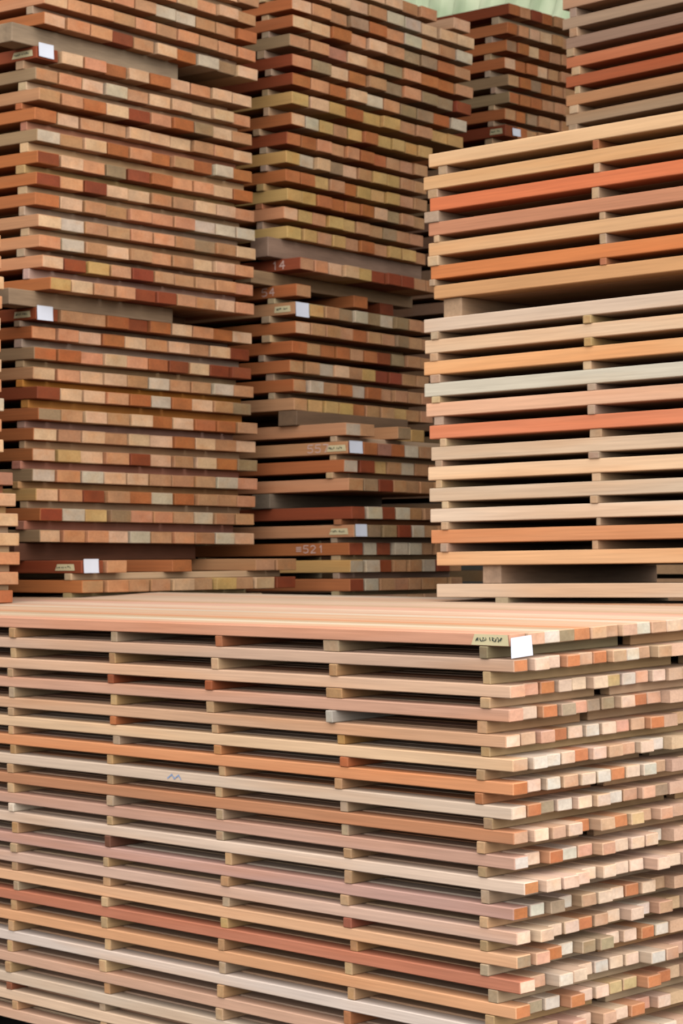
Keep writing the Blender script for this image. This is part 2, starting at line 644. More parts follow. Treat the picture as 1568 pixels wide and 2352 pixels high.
for i, (y0, xc, yc) in enumerate(f_rows):
    a = FF.hit(0, y0, 1)
    if yc is not None:
        c = FF.hit(xc, yc, 1)
        z = .5 * a.z + .5 * c.z
        s0 = c.x
    else:
        z = a.z + f_shift
        s0 = f_s
    if yc is not None:
        f_shift = z - a.z
        f_s = s0
    f_place.append([s0, z])
for i in range(len(f_place) - 1):
    f_place[i][1] = max(f_place[i][1], f_place[i + 1][1] + FT + .008)
F_OBJ = []
f_mass = Mass()
NDEEP = 23
for i, (s0, z) in enumerate(f_place):
    top = (i == 0)
    n = NDEEP if top else 10
    row = []
    for k in range(n):
        if k < 10:
            ch = f_ends[i][k]
        else:
            ch = R.choice('NPSNPPW')
        base, cname = PALF[ch]
        side = jit(f_side[i], 3) if k == 0 else jit(tuple(.55 * a + .45 * b for a, b in zip(base, (222, 184, 152))), 6)
        g = (0.0008 if top else R.uniform(.004, .010))
        pr = 0.0 if k == 0 else R.uniform(-.02, .02) * (0.5 if top else .7 if i < 7 else 1.25)
        yk = FW * k + (0 if k == 0 else g * .5)
        if k == 0:
            lab = ('long %s batten with a label at its corner, edge of the near stack top' % f_name[i]) if top else \
                  'long %s batten facing left, %s layer down in the near stack' % (f_name[i], ORD[i + 1])
        elif top:
            lab = '%s batten on top of the near stack, %s back from the labelled corner' % (cname, ORD[k + 1])
        else:
            lab = '%s batten end, %s from the corner, %s layer down in near stack' % (cname, ORD[k + 1], ORD[i + 1])
        o = lumber('timber_batten', FF, (s0 + pr, yk, z), FLEN + R.uniform(-.04, .04), FW - g, FT - R.uniform(0, .0008) * (0 if top else 1),
                   side, jit(base), lab, 'batten', 'battens of the near stack')
        row.append(o)
    F_OBJ.append(row)
    if not top:
        for k in range(10, NDEEP):
            f_mass.box(FF, s0 + R.uniform(-.02, .02), s0 + FLEN, FW * k, FW * k + FW - .004, z, z + FT, (222, 184, 152))
f_mass.build('deep_battens', 'tan battens deep inside the near stack beyond the frame edge', 'battens')

# spacers of the near stack: columns across, seen end-on at the long face
f_cols = [(30, 24, 13), (262, 254, 14), (500, 492, 16), (770, 755, 20), (1112, 1104, 20)]
f_spx = {3: [738, 757, 748, 754, 771, 780, 768, 777, 780, 788, 791, 781, 787, 800, 788, 795, 787, 790, 795, 792],
         4: [1102, 1106, 1104, 1093, 1100, 1094, 1090, 1108, 1096, 1098, 1102, 1100, 1100, 1102, 1118, 1112, 1110, 1112, 1110, 1112],
         2: [494, 485, 472, 471, 483, 490, 499, 492, 496, 494, 514, 508, 508, 505, 500, 502, 500, 495, 500, 502],
         1: [252, 248, 247, 251, 253, 257, 243, 243, 247, 245, 241, 236, 234, 234, 232, 238, 228, 236, 225, 228],
         0: [23, 22, 17, 21, 18, 18, 22, 16, 17, 21, 27, 26, 25, 31, 23, 20, 16, 14, 15, 27]}
f_spcol = {(0, 9): (232, 214, 192), (1, 2): (150, 78, 42), (1, 4): (190, 110, 62), (2, 2): (160, 84, 44), (3, 5): (188, 104, 60), (3, 4): (190, 140, 80),
           (2, 5): (190, 130, 78), (3, 3): (196, 186, 168), (1, 10): (120, 74, 54), (3, 12): (166, 92, 68), (0, 18): (140, 84, 50)}
f_break = {0: (1419, 1478), 1: (1541, 1515), 2: (1365, 1592), 3: (1332, 1652), 5: (1468, 1735), 6: (1357, 1806), 7: (1525, 1828), 8: (1330, 1922),
           9: (1480, 1948), 11: (1358, 2027), 13: (1345, 2190), 15: (1360, 2303)}
COLN = ['far left', 'second from left', 'middle', 'second from right', 'corner']
for c in range(5):
    for i in range(20):
        zt, zb = f_place[i][1], f_place[i + 1][1] + FT
        xp = f_spx[c][i]
        ym = (f_rows[i][0] + (f_rows[i][0] - 1300) * .23 * xp / 1180) + 10
        p = FF.hit(xp, ym, 1)
        w = R.uniform(.026, .034)
        if c == 3 and i in (0, 2):
            w = .062
        col = f_spcol.get((c, i), spc())
        proud = R.uniform(-.006, .004) if (c, i) != (3, 3) else -.012
        full = 1.36 + R.uniform(-.03, .02)
        if c == 4 and i == 0:
            col = (158, 136, 106)
        brk = f_break.get(i) if c == 4 else None
        lab = 'sticker spacer, %s column, %s gap down in the near stack' % (COLN[c], ORD[i + 1])
        if brk:
            yb = FF.hit(brk[0], brk[1], 0, p.x - w).y
            spacer(FF, (p.x - w, proud, zb), yb - proud, w, zt - zb - .0006, col, lab, 'spacers of the near stack')
            spacer(FF, (p.x - w + R.uniform(-.022, .004), yb + .034, zb), full - yb - .03, w, zt - zb - .0006, spc(i in (2, 8, 14)),
                   'second spacer piece past the break, %s gap down at the near stack corner' % ORD[i + 1], 'spacers of the near stack')
        else:
            spacer(FF, (p.x - w, proud, zb), full, w, zt - zb - .0006, col, lab, 'spacers of the near stack')
# bearers under the near stack
zb = f_place[-1][1]
for c, xs in enumerate((.1, .95, 1.8, 2.65)):
    spacer(FF, (xs, 0, zb - .10), 1.36, .09, .0995, (120, 104, 82), 'squared bearer under the near stack, %s along its length' % ORD[c + 1], None, 'bearer', 'timber_bearer')

# label on the near corner
b0 = F_OBJ[0][0]
fs0 = f_place[0][0]
pl = FF.hit(1083, 1475, 1)
ph = FF.hit(1168, 1475, 1)
tape_on_side(b0, ph.x - fs0 - .002, pl.x - fs0, .002, FT - .002, 3)
# the slip wraps the corner and hangs in front of it
sheet('paper_label', b0, M_PAPER, [(-.014, -.010, -.027), (-.012, .070, -.024), (-.010, .068, FT - .006), (-.012, -.008, FT - .009)], .0005, (-.7, -.7, 0),
      label='white paper slip', bend=.003)
# a blue crayon scribble on the eighth layer's long face
p = FF.hit(385, 1776, 1)
strokes_mesh('crayon_scribble', [[(p.x - f_place[7][0] - .01 * k, .010 + .012 * ((k * 7) % 3) / 2) for k in range(7)]], M_BLUE, F_OBJ[7][0],
             lambda a, b: Vector((a, -.0014, b)), width=.004, label='pale blue crayon scribble')

# ================================================================== LEFT TOWER
AT = 0.0465
AO = pt(84, 1000, 8.6)
def tower_frame(x, y, O, yaw, t1, t2):
    return Fr(on_plane(x, y, O, yaw), yaw, t1, t2)
ALEN = 2.3
A_a = [(101, -82, 592, 15), (101, -38, 592, 60), (101, -14 + 9, 592, 101), (102, 8 + 2, 592, 144), (101, 53.5, 592, 187)]
A_a = [(101, -129, 592, 17), (101, -83, 592, 60), (101, -38, 590, 101), (102, 7, 592, 144), (101, 53.5, 592, 187)]
A_b = [(84, 131, 576, 250), (82, 181, 581, 294), (90, 227.5, 581, 336), (80, 273.5, 581.6, 377.5), (85, 322, 582.6, 421), (86, 372.5, 584.7, 467),
       (84, 422.5, 586.7, 510.4), (82, 469.6, 590, 554), (88, 519.6, 586.7, 597), (90, 566.5, 584.7, 639), (97, 614.5, 586.7, 679), (116, 664.5, 583.7, 723.7)]
A_c = [(82, 734, 581.6, 790), (73.5, 774.7, 574.5, 831), (78.6, 823.7, 575.5, 872.6), (75.5, 870.6, 582.6, 913.5), (86, 916, 581.6, 953),
       (88, 964, 589.8, 997.7), (77.5, 1010, 589.8, 1040.6), (74, 1058, 591.8, 1082.5), (74, 1105, 592.8, 1125), (82.6, 1149, 591.8, 1166),
       (93, 1195.7, 586.7, 1206), (91, 1244.7, 586, 1251)]
A_d = [(188, 1314, 678, 1312), (189, 1360, 678, 1352)]
La = ['SNPSPSPSPN', 'SSSSNSPSPN', 'PSSSNWWNNO', 'PSSNSNSNSS', 'PSSRNPOWGP']
Lb = ['RPSOPOPSPP', 'NSPWNPPPPS', 'NSOPRSOGPN', 'OPNNPPPNSP', 'WNPOSONOWO', 'RPSGROSSPO', 'RSRPPNNPPS', 'OPNNSSSWWW', 'PWNNSSNGNP',
      'SWNPNSNPPS', 'PRYNRNNNSS', 'YPNSRRNNPS']
Lc = ['RNNOROPSOP', 'SSPOPSPNPR', 'OOSPSORPRR', 'PSPPNWNNWN', 'RPPSOWOPNG', 'GNPNPOPOON', 'PNPNPPOPNP', 'PYPSRPNPOG', 'WSWPPNNNWS',
      'PSRNOWONNS', 'RWYGSSNWNN', 'PSSPWNSNWP']
Ld = ['RS..O...NN', 'NSNNPNYNPR']

frA_a = tower_frame(101, 60, AO, 51.4, 0.3, .69)
frA_b = tower_frame(84, 400, AO, 51.4, 0.0, -.04)
frA_c = tower_frame(82, 1000, AO, 51.4, .3, 0)
frA_d = tower_frame(188, 1340, AO, 51.4, 0, -.5)

def build_bundle(fr, T, L, rows_px, letters, name, cat, bundle, group, n=10, W=None, sp_off=(.045, .075), sp_w=(.03, .05), light=True, prot=.01,
                 deep=(.8, 1.5, 2.2), mass=None, spc_right=None, gap=.008, sides=None, strips={}):
    rows = rows_from_pixels(fr, T, rows_px, n, W)
    N = len(rows)
    objs = []
    for i, r in enumerate(rows):
        if bundle[1] == 'top':
            wh = lambda k, i=i: '%s from left in %s row of %s' % (ORD[k + 1], ORD[i + 1], bundle[0])
        objs.append(fill_row(fr, r, letters[i], L, T, name, cat, wh, group, prot=prot, gap=gap, side_first=(sides[i] if sides else None), mass=mass))
        wide = r['w'] * len(letters[i])
        if i < N - 1:
            zt, zb = r['z'], rows[i + 1]['z'] + T
            base = max(r['s'], rows[i + 1]['s'])
            o1, o2 = R.uniform(*sp_off), R.uniform(*sp_w)
            right = wide - R.uniform(.0, .07)
            spacer(fr, (base + o1, R.uniform(-.012, .01), zb), right, o2, zt - zb - .0006, strips.get(i) or spc(light),
                   'thin spacer strip under the %s row of %s' % (ORD[i + 1], bundle[0]), group.replace('boards', 'spacers'))
            if mass:
                for dx in deep:
                    mass.box(fr, base + dx, base + dx + .045, 0, wide, zb, zt - .0006, (180, 156, 120))
    return rows, objs

mA = Mass()
gA = 'boards of the left tower'
rA_a, oA_a = build_bundle(frA_a, AT, ALEN, A_a, La, 'lumber_board', 'board', ('left tower top bundle', 'top'), gA, mass=mA, sides=['S', 'S', 'M', 'S', 'O'])
rA_b, oA_b = build_bundle(frA_b, AT, ALEN, A_b, Lb, 'lumber_board', 'board', ('left tower middle bundle', 'top'), gA, mass=mA,
                          sides=['R', 'G', 'N', 'O', 'G', 'O', 'O', 'O', 'N', 'S', 'S', 'O'],
                          strips={2: (190, 112, 66), 3: (196, 132, 104), 4: (232, 190, 140), 10: (206, 166, 150)})
rA_c, oA_c = build_bundle(frA_c, AT, ALEN, A_c, Lc, 'lumber_board', 'board', ('left tower lower bundle', 'top'), gA, mass=mA,
                          sides=['R', 'O', 'G', 'N', 'R', 'O', 'O', 'O', 'G', 'Y', 'O', 'G'],
                          strips={3: (210, 140, 62), 4: (212, 144, 72), 5: (206, 160, 138), 7: (204, 136, 112), 8: (212, 166, 112), 10: (200, 136, 112)})
rA_d, oA_d = build_bundle(frA_d, AT, ALEN, A_d, Ld, 'lumber_board', 'board', ('left tower foot bundle', 'top'), gA, mass=mA, sides=['R', 'O'])

def beam(fr_lo, row_lo, T, fr_hi, row_hi, s, u0, u1, w, label, col=(150, 132, 112), name='timber_bearer'):
    """squared beam that fills the gap between two bundles, on top of the lower one"""
    def z_at(fr, row, dz, u):
        return (fr.O + fr.M @ Vector((s, u, row['z'] + dz)))
    um = (u0 + u1) / 2
    a = z_at(fr_lo, row_lo, T, um)
    # height of the bundle above at the same place
    P = fr_hi.loc(a)
    h = row_hi['z'] - P.z
    p = fr_lo.loc(a)
    return spacer(fr_lo, (s, u0, row_lo['z'] + T + .0003), u1 - u0, w, max(.02, h - .001), col, label, None, 'bearer', name, (M_BEAM, M_BEAM))

beam(frA_b, rA_b[0], AT, frA_a, rA_a[-1], .02, -.11, .93 * .86, .10, 'thick grey bearer above the tagged row of the left tower middle bundle', (166, 138, 112))
beam(frA_c, rA_c[0], AT, frA_b, rA_b[-1], .012, -.13, .76, .10, 'thick grey bearer above the tagged row of the left tower lower bundle', (172, 142, 114))
beam(frA_c, rA_c[0], AT, frA_b, rA_b[-1], .20, .5, 1.04, .10, 'brown bearer behind the grey one in the left tower', (150, 116, 82))
beam(frA_d, rA_d[0], AT, frA_c, rA_c[-1], .30, -.05, .95, .12, 'dark bearer under the left tower lower bundle', (110, 66, 42))
for dx in (1.2, 2.0):
    for lo, rl, hi, rh in ((frA_b, rA_b[0], frA_a, rA_a[-1]), (frA_c, rA_c[0], frA_b, rA_b[-1]), (frA_d, rA_d[0], frA_c, rA_c[-1])):
        a = lo.O + lo.M @ Vector((dx, .5, rl['z'] + AT))
        h = rh['z'] - hi.loc(a).z
        mA.box(lo, dx, dx + .1, -.02, 1.0, rl['z'] + AT, rl['z'] + AT + max(.02, h), (150, 130, 108))

def lower_fill(m, fr, z_top, s, wide, L, T, gap=.018):
    """the hidden courses between the lowest visible row and the floor"""
    z = z_top
    while True:
        z2 = z - gap - T
        if (fr.O.z + z2) < .13:
            break
        m.box(fr, s + .06, s + .10, 0, wide, z - gap, z, (180, 156, 120))
        m.box(fr, s + L - .3, s + L - .25, 0, wide, z - gap, z, (180, 156, 120))
        k = 0
        while (k + 1) * .1 <= wide + .02:
            m.box(fr, s + R.uniform(-.01, .01), s + L, k * .1, k * .1 + .097, z2, z2 + T, (206, 160, 124))
            k += 1
        z = z2
    zf = -fr.O.z
    for dx in (.1, L / 2, L - .2):
        m.box(fr, s + dx, s + dx + .1, 0, wide, zf + .002, z, (130, 112, 90))

lower_fill(mA, frA_d, rA_d[-1]['z'], rA_d[-1]['s'], .98, ALEN, AT)
mA.build('hidden_lumber', 'inner spacers and hidden lower courses of the left tower', 'lumber')

def tag_row(obj, fr, row, px, tape, T, seed, paper_z=None):
    """paper slip over the first board's end and cream tape on its long face, placed from pixels"""
    s0 = row['s']
    xl, xr, yt, yb = px
    a = fr.hit(xl, (yt + yb) / 2, 0, s0)
    b = fr.hit(xr, (yt + yb) / 2, 0, s0)
    zt = fr.hit((xl + xr) / 2, yt, 0, s0).z - row['z']
    zb = fr.hit((xl + xr) / 2, yb, 0, s0).z - row['z']
    paper_on_end(obj, 0, T, a.y, b.y, zb, zt)
    if tape:
        x0, x1, y = tape
        p0 = fr.hit(x0, y, 1, 0)
        p1 = fr.hit(x1, y, 1, 0)
        tape_on_side(obj, p1.x - s0, p0.x - s0, T * .22, T * .72, seed)

tag_row(oA_b[0][0], frA_b, rA_b[0], (87, 121, 101, 133), (28, 76, 122), AT, 21)
tag_row(oA_c[0][0], frA_c, rA_c[0], (83, 119, 703, 736), (33, 71, 716), AT, 22)
tag_row(oA_d[0][0], frA_d, rA_d[0], (190, 224, 1284, 1316), (127, 172, 1299), AT, 23)

# ================================================================== MIDDLE TOWER
BT = 0.0515
BO = pt(671, 300, 9.7)
BLEN = 2.6
B_e = [(670, -62, 1080, 78), (670, -19, 1088, 112), (670.6, 20, 1084, 150.5), (672.6, 59, 1084, 187.5), (666, 105, 1084, 227), (671.6, 149, 1082, 268),
       (670.6, 192, 1074, 306), (670.6, 235.7, 1065, 343), (668.6, 284.7, None, None), (659, 329.6, None, None), (657, 372.5, None, None),
       (657, 415, None, None), (660, 459, None, None), (652, 501, None, None), (660, 546, None, None)]
Le = ['NPPNPPNS.P', 'NNPPNWWPPP', 'PSNGOSWPNW', 'PPOSPNGGON', 'NSMPSGSOON', 'SGPONGSGGR', 'OSOPWSGGOW', 'YPYOYYNNYY', 'PWYNYOYYYY',
      'OOSSSOONNN', 'YWPGPNYYNN', 'OOYNOYYYNN', 'YYOOOOPGNN', 'PYSYYNNGNN', 'YYNYNONYYN']
B_f = [(689, 617.5, None, None)]
B_g = [(677, 720.6, None, None), (679, 764.5, None, None), (671.6, 810, None, None), (665.5, 854, None, None), (673.7, 898, None, None), (674.7, 941.6, None, None)]
Lg = ['NYNGWGWGNN', 'PNNNONNGNN', 'ONOONORGNN', 'NNWPNYRRNN', 'NWNOWONNNN', 'NYYYONNYNN']
B_h = [(798, 1041.6, None, None), (790, 1083.5, None, None), (801, 1126, None, None)]
Lh = ['ROMOWNNN', 'WRYNWNNN', 'NGRNNNNN']
B_i = [(808, 1191.6, None, None), (812.5, 1233.5, None, None), (802, 1275, None, None), (804, 1315, None, None), (804, 1358, None, None)]
Li = ['RWRWNNNN', 'WGGRWNNN', 'RWRWWNNN', 'WWRNNWRN', 'RWNNNNNN']
frB_e = tower_frame(670, 300, BO, 51, -.3, .97)
frB_f = tower_frame(689, 610, BO, 51, -.3, .9)
frB_g = tower_frame(675, 830, BO, 51, -.4, .6)
frB_h = tower_frame(795, 1080, BO, 51, -.6, .15)
frB_i = tower_frame(805, 1270, BO, 51, -.5, -.3)
gB = 'boards of the middle tower'
mB = Mass()
WB = .0985
def bb(fr, px, let, nm, **k):
    return build_bundle(fr, BT, BLEN, px, let, 'timber_plank', 'plank', (nm, 'top'), gB, W=WB, mass=mB, **k)
rB_e, oB_e = bb(frB_e, B_e, Le, 'middle tower top bundle', sp_off=(.10, .15), sides=['O', 'O', 'O', 'O', 'G', 'R', 'R', 'Y', 'O', 'R', 'Y', 'O', 'Y', 'S', 'Y'])
rB_f, oB_f = bb(frB_f, B_f, ['NSPPYRRRNN'], 'middle tower thin bundle', sides=['R'])
rB_g, oB_g = bb(frB_g, B_g, Lg, 'middle tower second bundle', sp_off=(.08, .14), sides=['N', 'O', 'O', 'O', 'O', 'N'])
rB_h, oB_h = bb(frB_h, B_h, Lh, 'middle tower third bundle', sp_off=(.03, .06), sp_w=(.03, .04), sides=['N', 'O', 'S'])
rB_i, oB_i = bb(frB_i, B_i, Li, 'middle tower foot bundle', sp_off=(.05, .08), sp_w=(.03, .05), sides=['R', 'N', 'O', 'Y', 'O'])

def loose(fr, x, y, n_side, T, L, label, col, side=None, off=0.0, W=WB):
    """a single board whose near-left bottom corner sits at a pixel, in the plane local y = off"""
    p = fr.hit(x, y, 1, off)
    return p, lumber('timber_plank', fr, tuple(p), L, W, T, jit(PAL[side or col][0]), jit(PAL[col][0]), label, 'plank', None)

# h0: the short top row of the third bundle: two boards, a gap, then one set back
p0, hA = loose(frB_h, 794, 999, 0, BT, BLEN, 'whitish end board at the corner on top of the middle tower third bundle', 'W', 'N')
lumber('timber_plank', frB_h, (p0.x, WB, p0.z), BLEN, WB - .004, BT, PAL['N'][0], PAL['N'][0], 'tan board beside the whitish one on top of the middle tower third bundle', 'plank', None)
lumber('timber_plank', frB_h, (p0.x - .02, WB * 3.3, p0.z - .002), BLEN, WB - .004, BT, PAL['N'][0], PAL['G'][0], 'grey brown board lying alone right of the gap, middle tower third bundle', 'plank', None)
lumber('timber_plank', frB_h, (p0.x + .05, WB * 5.2, p0.z - .002), BLEN, WB - .004, BT, PAL['Y'][0], PAL['Y'][0], 'yellowish board lying furthest right on the middle tower third bundle', 'plank', None)
spacer(frB_h, (p0.x + .05, 0, rB_h[0]['z'] + BT), .74, .035, max(.006, p0.z - rB_h[0]['z'] - BT - .003), (200, 170, 136), 'thin spacer strip under the loose top boards of the middle tower third bundle', None)
# g0: one board at the corner and one farther right above the tagged row of the second bundle
pg, gA0 = loose(frB_g, 680, 679, 0, BT, BLEN, 'orange tan board lying alone above the paper slip of the middle tower', 'N', 'O')
lumber('timber_plank', frB_g, (pg.x + .05, WB * 4.6, pg.z), BLEN, WB - .004, BT, PAL['O'][0], PAL['O'][0], 'orange brown board jutting in the dark gap of the middle tower', 'plank', None)
lumber('timber_plank', frB_g, (pg.x + .12, WB * 7.4, pg.z), BLEN, WB - .004, BT, PAL['R'][0], PAL['R'][0], 'red brown board deep right in the dark gap of the middle tower', 'plank', None)
spacer(frB_g, (pg.x + .12, 0, rB_g[0]['z'] + BT), .95, .04, max(.006, pg.z - rB_g[0]['z'] - BT - .001), (190, 166, 130), 'short spacer strip above the tagged row of the middle tower second bundle', None)

# beams of the middle tower
beam(frB_f, rB_f[0], BT, frB_e, rB_e[-1], .10, -.09, .98, .10, 'thick brown bearer below the top bundle of the middle tower', (150, 122, 98))
gtop = dict(z=pg.z, s=pg.x)
beam(frB_g, gtop, BT, frB_f, rB_f[0], pg.x + .13, -.14, .98, .09, 'knotty bearer under the chalked board of the middle tower', (170, 138, 100))
beam(frB_h, dict(z=p0.z, s=p0.x), BT, frB_g, rB_g[-1], .25, -.02, .75, .1, 'dark bearer between second and third bundle of the middle tower', (130, 100, 74))
beam(frB_i, rB_i[0], BT, frB_h, rB_h[-1], .42, -.02, .75, .1, 'grey bearer in the dark gap of the middle tower foot', (128, 112, 92))
for dx in (1.4, 2.2):
    for lo, zl, hi, rh in ((frB_f, rB_f[0]['z'], frB_e, rB_e[-1]), (frB_g, pg.z, frB_f, rB_f[0]), (frB_h, p0.z, frB_g, rB_g[-1]), (frB_i, rB_i[0]['z'], frB_h, rB_h[-1])):
        a = lo.O + lo.M @ Vector((dx, .5, zl + BT))
        h = rh['z'] - hi.loc(a).z
        mB.box(lo, dx, dx + .1, -.02, .9, zl + BT, zl + BT + max(.02, h), (150, 130, 108))
lower_fill(mB, frB_i, rB_i[-1]['z'], rB_i[-1]['s'], .8, BLEN, BT)
mB.build('hidden_lumber', 'inner spacers and hidden lower courses of the middle tower', 'lumber')

tag_row(oB_g[0][0], frB_g, rB_g[0], (677, 707, 695, 728), (630, 668, 710), BT, 31)
tag_row(oB_h[0][0], frB_h, rB_h[0], (800, 830, 1013, 1041), (750, 795, 1025), BT, 32)
tag_row(oB_i[1][0], frB_i, rB_i[1], (814, 840, 1204, 1232), (756, 800, 1217), BT, 33)
def chalk_px(obj, fr, row, x, text, z0, h):
    p = fr.hit(x, 1100 if row is None else row, 1, 0)
    return p
q = frB_i.hit(681, 1260, 1)
chalk_on_side(oB_i[2][0], '=521', q.x - rB_i[2]['s'], .012, .030)
q = frB_h.hit(707, 1031, 1)
chalk_on_side(oB_h[0][0], '557', q.x - rB_h[0]['s'], .010, .032)
q = frB_f.hit(624, 606, 1)
chalk_on_side(oB_f[0][0], '14', q.x - rB_f[0]['s'], .008, .034)
q = frB_g.hit(602, 672, 1)
chalk_on_side(gA0, '54', q.x - pg.x, .010, .032)

# ================================================================== RIGHT TOWER (long faces)
DT = 0.0425
DO = pt(983, 900, 7.4)
D_j = [(983.5, 384.7, 288), (972, 436.7, 344.5), (986.5, 484.7, 400.6), (983.5, 544, 459), (983.5, 590, 511), (988.6, 645, 567), (995.7, 688, 619)]
D_k = [(973, 765, 700), (975, 813, 753.6), (973, 862, 809), (974, 912, 864), (978, 959, 913), (985.5, 1009, 971), (989.6, 1058, 1026.4),
       (982.5, 1104, 1075.7), (985.5, 1152, 1131), (987.5, 1200.6, 1182), (989.4, 1248, 1236.5), (1002, 1299, 1292.5)]
D_l = [(1291, 24, -45), (1291, 71, 4), (1299, 116, 51), (1300, 157.7, 100.5), (1299, 201, 148), (1299, 244, 193), (1299, 291, 236.5), (1300, 336, 284)]
C_j = [((236, 190, 142), 'pale honey'), ((226, 176, 124), 'honey tan'), ((222, 122, 74), 'vivid orange'), ((206, 140, 102), 'dull orange'),
       ((224, 174, 126), 'flecked tan'), ((214, 128, 72), 'deep orange'), ((216, 160, 108), 'golden tan')]
C_k = [((232, 204, 176), 'creamy pink'), ((228, 192, 156), 'creamy tan'), ((238, 178, 122), 'golden peach'), ((216, 204, 182), 'greyish cream'),
       ((232, 180, 146), 'blotchy pink'), ((226, 138, 96), 'bright orange'), ((220, 190, 158), 'pale beige'), ((244, 204, 164), 'clear cream'),
       ((222, 194, 164), 'dull cream'), ((230, 202, 176), 'chalky cream'), ((216, 148, 100), 'knotty orange'), ((232, 180, 130), 'amber')]
C_l = [((204, 160, 128), 'dusty tan'), ((190, 156, 128), 'drab tan'), ((172, 138, 114), 'drab brown'), ((206, 124, 84), 'rusty orange'), ((184, 98, 58), 'dark rust'),
       ((196, 142, 98), 'streaky brown'), ((186, 152, 120), 'grey tan'), ((190, 150, 116), 'shaded tan')]
DLEN = 2.6          # to the left end from a right end beyond the frame
mD = Mass()

def long_face_bundle(fr, T, px, cols, nm, c1, c2, xr=1568, deep=9, extra=1.6):
    out = []
    for (xl, yl, yr) in px:
        a = fr.hit(xl, yl, 1)
        b = fr.hit(xr, yr, 1)
        out.append([a.x, (a.z + b.z) / 2, b.x])
    for i in range(len(out) - 1):
        out[i][1] = max(out[i][1], out[i + 1][1] + T + .006)
    objs = []
    for i, (s1, z, sr) in enumerate(out):
        sn = sr - extra + R.uniform(-.02, .02)
        col, cn = cols[i]
        o = lumber('timber_plank', fr, (sn, 0, z), s1 - sn, .088, T, jit(col, 2), jit(tuple(v * .98 for v in col), 3),
                   'long %s plank, %s layer down in the %s' % (cn, ORD[i + 1], nm), 'plank', 'planks of the right tower')
        objs.append(o)
        for k in range(1, deep):
            mD.box(fr, sn + R.uniform(-.01, .01), s1 + R.uniform(-.02, .02), k * .092, k * .092 + .089, z, z + T, (214, 168, 128))
        if i < len(out) - 1:
            zt, zb = z, out[i + 1][1] + T
            ymid = px[i][1] + 5
            slope = (px[i][2] - px[i][1]) / (xr - px[i][0])
            for ci, (cc, cname) in enumerate(((c1, 'left end'), (c2, 'middle'))):
                if cc is None or i >= len(cc) or cc[i] is None:
                    continue
                x0, x1 = cc[i]
                ym = px[i][1] + slope * (x0 - px[i][0]) + 6
                p = fr.hit(x0, ym, 1)
                q = fr.hit(x1, ym, 1)
                spacer(fr, (q.x, R.uniform(-.008, .004), zb), deep * .092, p.x - q.x, zt - zb - .0006, spc(True),
                       'spacer block at the %s, %s gap down in the %s' % (cname, ORD[i + 1], nm), 'spacers of the right tower')
            for dx in (1.1, 1.9):
                mD.box(fr, s1 - dx - .75, s1 - dx - .71, 0, deep * .092, zb, zt - .0006, (190, 164, 130)) if s1 - dx - .8 > sn + .05 and s1 - dx - .71 < sr - .05 else None
    return out, objs

jc1 = [(1004, 1024), (981, 1004), (976, 1008), (996, 1008), (984, 1008), (988, 1000)]
jc2 = [(1360, 1374), (1363, 1377), (1357, 1374), (1375, 1388), (1375, 1391), (1378, 1393)]
kc1 = [(991, 1008), (987, 1005), (988, 1010), (992, 1010), (994, 1016), (1009, 1024), (998, 1014), (999, 1013), (1013, 1028), (1015, 1030), (1014, 1030)]
kc2 = [(1341, 1359), (1343, 1361), (1336, 1355), (1348, 1368), (1350, 1367), (1351, 1379), (1353, 1377), (1356, 1376), (1357, 1374), (1368, 1377), (1357, 1370)]
lc1 = [(1306, 1322), (1308, 1326), (1302, 1320), (1312, 1332), (1318, 1330), (1308, 1328), (1308, 1326)]
frD_k = tower_frame(980, 1050, DO, 45, -.49, 0)
frD_j = Fr(on_plane(983, 560, DO, 45), 48, -.79, 0)
frD_l = Fr(pt(1299, 250, 9.1), 42, -.1, 0)
kD, okD = long_face_bundle(frD_k, DT, D_k, C_k, 'right tower lower bundle', kc1, kc2)
jD, ojD = long_face_bundle(frD_j, DT, D_j, C_j, 'right tower upper bundle', jc1, jc2)
lD, olD = long_face_bundle(frD_l, DT * 1.02, D_l, C_l, 'dim far right bundle', lc1, None)
# bearers between and under the right bundles
def bearer_at(fr_lo, z_lo, fr_hi, z_hi, x0, x1, y, T, label, depth=.8, col=(178, 146, 112), w=None, proud=.02):
    p = fr_lo.hit(x0, y, 1)
    q = fr_lo.hit(x1, y, 1)
    a = fr_lo.O + fr_lo.M @ Vector(((p.x + q.x) / 2, .2, z_lo + T))
    h = z_hi - fr_hi.loc(a).z
    return spacer(fr_lo, (q.x, proud, z_lo + T + .0004), depth, p.x - q.x, max(.02, h - .001), col, label, None, 'bearer', 'timber_bearer', (M_BEAM, M_BEAM))
bearer_at(frD_k, kD[0][1], frD_j, jD[-1][1], 1008, 1050, 700, DT, 'thick tan bearer between the two right tower bundles')
bearer_at(frD_k, kD[0][1], frD_j, jD[-1][1], 1700, 1750, 640, DT, 'tan bearer between right tower bundles beyond the right edge')
